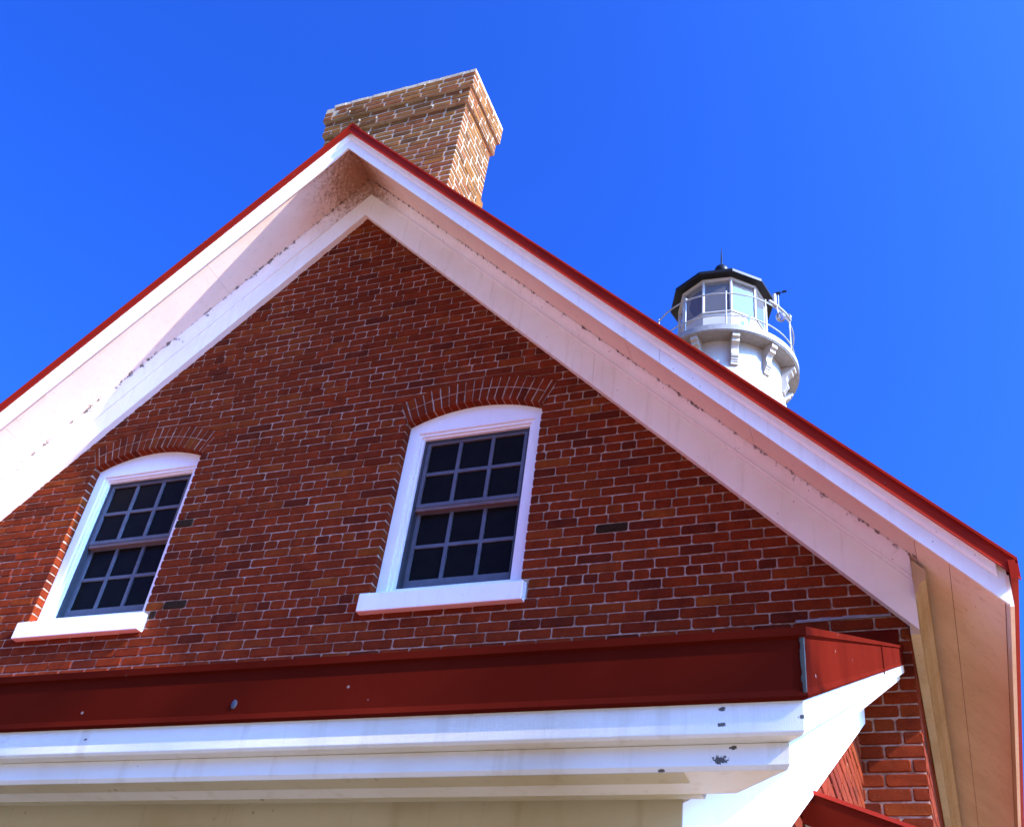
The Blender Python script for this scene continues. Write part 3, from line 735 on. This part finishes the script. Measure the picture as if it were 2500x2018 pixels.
for k in range(11):
    a = -75.4+k*360/11; mb = MB(); mb.tube([pol(1.70, a, 17.20), pol(1.70, a, 18.27), pol(1.70, a, 18.275)], [0.016, 0.016, 0.010], 10); mb.tube([pol(1.70, a, 17.20), pol(1.70, a, 17.225)], 0.042, 10)
    b_ = Vector(pol(1.70, a, 18.255)); mb.lathe([(0.012, b_.z), (0.028, b_.z+.012), (0.032, b_.z+.03), (0.022, b_.z+.05), (0.006, b_.z+.056)], b_.x, b_.y, 10); mb.build('railing_post', GREYMETAL, tower, smooth=True)
for z in (18.235, 17.535):
    mb = MB(); n = 88; mb.loft([[pol(1.70+0.018*math.cos(q*math.pi/4), 360*k/n, z+0.018*math.sin(q*math.pi/4)) for q in range(8)] for k in range(n+1)], caps=False); mb.build('railing_rail', GREYMETAL, tower, smooth=True)
LV = [-67+36*k for k in range(10)]
mb = MB(); mb.loft([[pol(r, a, z) for a in LV] for r, z in ((1.085, 17.21), (1.085, 18.26), (1.115, 18.265), (1.115, 18.298), (1.03, 18.30), (1.03, 17.21))], caps=False); mb.build('lantern_wall', TOWERW, tower)
mb = MB(); mb.loft([[pol(r, a, z) for a in LV] for r, z in ((1.03, 19.335), (1.095, 19.335), (1.11, 19.405), (1.03, 19.405))], caps=False); mb.loft([[pol(r, a, z) for a in LV] for r, z in ((1.03, 19.405), (1.03, 19.335))], caps=False); mb.build('lantern_head', TOWERW, tower)
for a in LV:
    c = Vector(pol(1.068, a, 18.29)); mb = MB(); t = Vector((-math.sin(R(a)), math.cos(R(a)), 0))*0.030; r_ = Vector((math.cos(R(a)), math.sin(R(a)), 0))*0.030
    mb.prism([c-t-r_, c+t-r_, c+t+r_*.6, c+r_*1.2, c-t+r_*.6], (0,0,0), (0, 0, 1.05)); mb.build('mullion', TOWERW, tower)
    A_, B_ = Vector(pol(1.062, a, 18.297)), Vector(pol(1.062, a+36, 18.297)); d = (B_-A_).normalized()*0.028
    m2 = MB(); P = [A_+d, B_-d, B_-d+Vector((0,0,1.045)), A_+d+Vector((0,0,1.045))]; m2.add(P, [(0,1,2,3)]); m2.build('lantern_pane', GLASS, tower)
mb = MB(); mb.loft([[pol(r, a, z) for a in LV] for r, z in ((0.02, 20.62), (0.25, 20.52), (1.30, 19.515), (1.30, 19.432), (1.27, 19.418), (1.05, 19.408), (0.9, 19.45), (0.02, 19.47))], caps=True); mb.build('lantern_roof', BLACK, tower)
mb = MB(); mb.loft([[pol(r, a, z) for a in LV] for r, z in ((1.055, 19.395), (0.16, 19.62), (0.16, 19.66))], caps=False); lc = mb.build('lantern_ceiling', INNER, tower)
mb = MB(); c = pol(0, 0, 19.60); mb.lathe([(0.01, c[2]), (0.19, c[2]+.005), (0.19, c[2]+.05), (0.01, c[2]+.055)], AX, AY, 24); mb.build('vent_collar', DARK, tower)
mb = MB(); mb.lathe([(0.02, 17.6+ZE), (0.16, 17.6+ZE), (0.16, 18.35+ZE), (0.30, 18.37+ZE), (0.30, 18.42+ZE), (0.12, 18.45+ZE), (0.15, 18.62+ZE), (0.17, 18.8+ZE), (0.12, 19.0+ZE), (0.02, 19.03+ZE)], AX, AY, 24); mb.build('lamp', GREYMETAL, tower, smooth=True)
mb = MB(); mb.lathe([(0.20, 20.50+ZE)]+[(max(.02, 0.185*math.cos(R(t))), 20.74+ZE+0.185*math.sin(R(t))) for t in range(-60, 91, 10)], AX, AY, 28); mb.build('ventilator_ball', BLACK, tower, smooth=True)
mb = MB(); mb.tube([(AX, AY, 20.90+ZE), (AX, AY, 21.3+ZE), (AX, AY, 21.62+ZE)], [0.026, 0.020, 0.005], 8); mb.build('lightning_rod', BLACK, tower, smooth=True)
# ventilators low on the lantern wall
am_ = -85
c = Vector(pol(1.075, am_, 17.60)); t = Vector((-math.sin(R(am_)), math.cos(R(am_)), 0)); r_ = Vector((math.cos(R(am_)), math.sin(R(am_)), 0)); u_ = Vector((0,0,1))
mb = MB(); mb.prism([c-t*.15, c-t*.15+r_*.16-u_*.05, c-t*.15+r_*.16-u_*.10, c-t*.15-u_*.11], (0,0,0), t*.30); mb.build('vent_hood', TOWERW, tower, bevel=0.004)
mb = MB(); mb.prism([c-t*.13+r_*.02-u_*.112, c-t*.13+r_*.15-u_*.104, c-t*.13+r_*.15-u_*.135, c-t*.13+r_*.02-u_*.145], (0,0,0), t*.26); mb.build('vent_opening', DARK, tower)
for s_ in (-0.19, 0.19):
    p0 = c+t*s_+u_*.08; mb = MB(); mb.tube([p0, p0+r_*.05, p0+r_*.07-u_*.03], [.05, .05, .04], 10); mb.build('vent_cowl', DECKW, tower, smooth=True)

# weather instruments clamped to the gallery railing
st = thing('weather_station', 'small wind gauge with arm and glass globe clamped to the lighthouse railing', 'instrument', pol(1.70, -25, 18.20)[:2]+(18.20+ZE+ZO,))
mb = MB(); mb.tube([pol(1.735, -40, 18.30), pol(1.735, -30, 18.30), pol(1.735, -20, 18.30), pol(1.735, -11, 18.30)], 0.035, 8); mb.build('mounting_arm', GREYMETAL, st)
mb = MB(); mb.tube([pol(1.73, -29, 18.28), pol(1.73, -29, 18.72)], 0.014, 8); mb.build('mast', GREYMETAL, st)
mb = MB(); c = Vector(pol(1.73, -29, 18.76)); mb.box(c.x-.05, c.x+.05, c.y-.03, c.y+.03, c.z-.04, c.z+.02); mb.tube([c, c+Vector((.15, 0, .02))], 0.012, 6); mb.tube([c, c+Vector((-.12, .02, .02))], 0.02, 6); mb.box(c.x+.10, c.x+.20, c.y-.004, c.y+.004, c.z-.01, c.z+.06); mb.build('wind_vane', BLACK, st)
mb = MB(); mb.tube([pol(1.73, -33.5, 18.25), pol(1.73, -33.5, 18.62)], [0.05, 0.04], 10); mb.build('sensor_housing', TOWERW, st)
mb = MB(); mb.tube([pol(1.735, -16, 18.33), pol(1.735, -13, 18.35)], 0.06, 8); mb.build('junction_box', TOWERW, st)
mb = MB(); mb.tube([pol(1.74, -32, 18.27), pol(1.77, -32, 18.05), pol(1.77, -31.5, 17.86)], 0.016, 6); mb.tube([pol(1.77, -31.5, 17.82), pol(1.77, -31.5, 17.95)], [.05, .03], 8); mb.build('lamp_holder', TOWERW, st)
c = Vector(pol(1.79, -29.5, 17.93)); mb = MB(); mb.lathe([(max(.01, .12*math.cos(R(t))), c.z+.12*math.sin(R(t))) for t in range(-90, 91, 15)], c.x, c.y, 18); mb.build('glass_globe', GLASS, st, smooth=True)

# ------------------------------------------------------------------ unseen tree, added so that its crown shades the lean-to front
TX, TY = 11.2, -7.25; TZ = 3.4
tree = thing('added_shade_tree', 'unseen tree added beside the lean-to to shade its front boards', 'tree', (TX, TY, 0))
added_tree_bark, nt, b = mat('added_tree_bark'); bc = mixc(nt, ramp(nt, noise(nt, 7, 5, 0.6, sc=(1, 1, 0.2)), [(0.3, bw(0)), (0.7, bw(1))]), (0.06, 0.045, 0.03), (0.17, 0.13, 0.09)); nt.links.new(bc, b.inputs['Base Color']); b.inputs['Roughness'].default_value = 0.9
added_tree_leafm, nt, b = mat('added_tree_leaf'); lc_ = mixc(nt, ramp(nt, noise(nt, 1.6, 3, 0.5), [(0.3, bw(0)), (0.7, bw(1))]), (0.035, 0.075, 0.018), (0.075, 0.13, 0.03)); nt.links.new(lc_, b.inputs['Base Color']); b.inputs['Roughness'].default_value = 0.6
TR_ = random.Random(5)
mb = MB(); base = Vector((TX, TY, -ZO)); top = Vector((TX+0.1, TY, TZ-0.4))
mb.tube([base, base+Vector((0.02, 0, 0.5)), base.lerp(top, 0.5)+Vector((.1, .05, 0)), top, top+Vector((0, .1, 1.6))], [0.30, 0.22, 0.17, 0.11, 0.04], 12)
for k in range(11):
    a = k*2.4; f_ = 0.55+0.4*k/11; p0 = base.lerp(top, f_)+Vector((.05, .02, 0)); r_ = TR_.uniform(1.2, 1.7); p2 = Vector((TX+math.cos(a)*r_, TY+math.sin(a)*r_, p0.z+TR_.uniform(0.7, 1.7)))
    mb.tube([p0, p0.lerp(p2, 0.5)+Vector((0, 0, -.12)), p2], [0.085, 0.055, 0.02], 8)
mb.build('added_tree_trunk', added_tree_bark, tree, smooth=True)
mb = MB(); n = 0
clumps = []
while len(clumps) < 170:
    v = Vector((TR_.uniform(-1, 1), TR_.uniform(-1, 1), TR_.uniform(-1, 1)))
    if 0.35 < v.length < 1.0: clumps.append(Vector((TX+v.x*2.0, TY+v.y*1.85, TZ+v.z*2.8)))
for c in clumps:
    for _ in range(62):
        p = c+Vector((TR_.gauss(0, .20), TR_.gauss(0, .20), TR_.gauss(0, .17)))
        d = Vector((TR_.gauss(0, 1), TR_.gauss(0, 1), TR_.gauss(0, .6))).normalized(); e_ = d.orthogonal().normalized(); e_.rotate(Matrix.Rotation(TR_.uniform(0, 6.28), 3, d)); L_ = TR_.uniform(0.07, 0.12); w_ = e_.cross(d)*L_*0.45
        mb.add([p, p+e_*L_*.5+w_, p+e_*L_*1.1, p+e_*L_*.5-w_], [(0,1,2,3)])
mb.build('added_tree_crown', added_tree_leafm, tree)
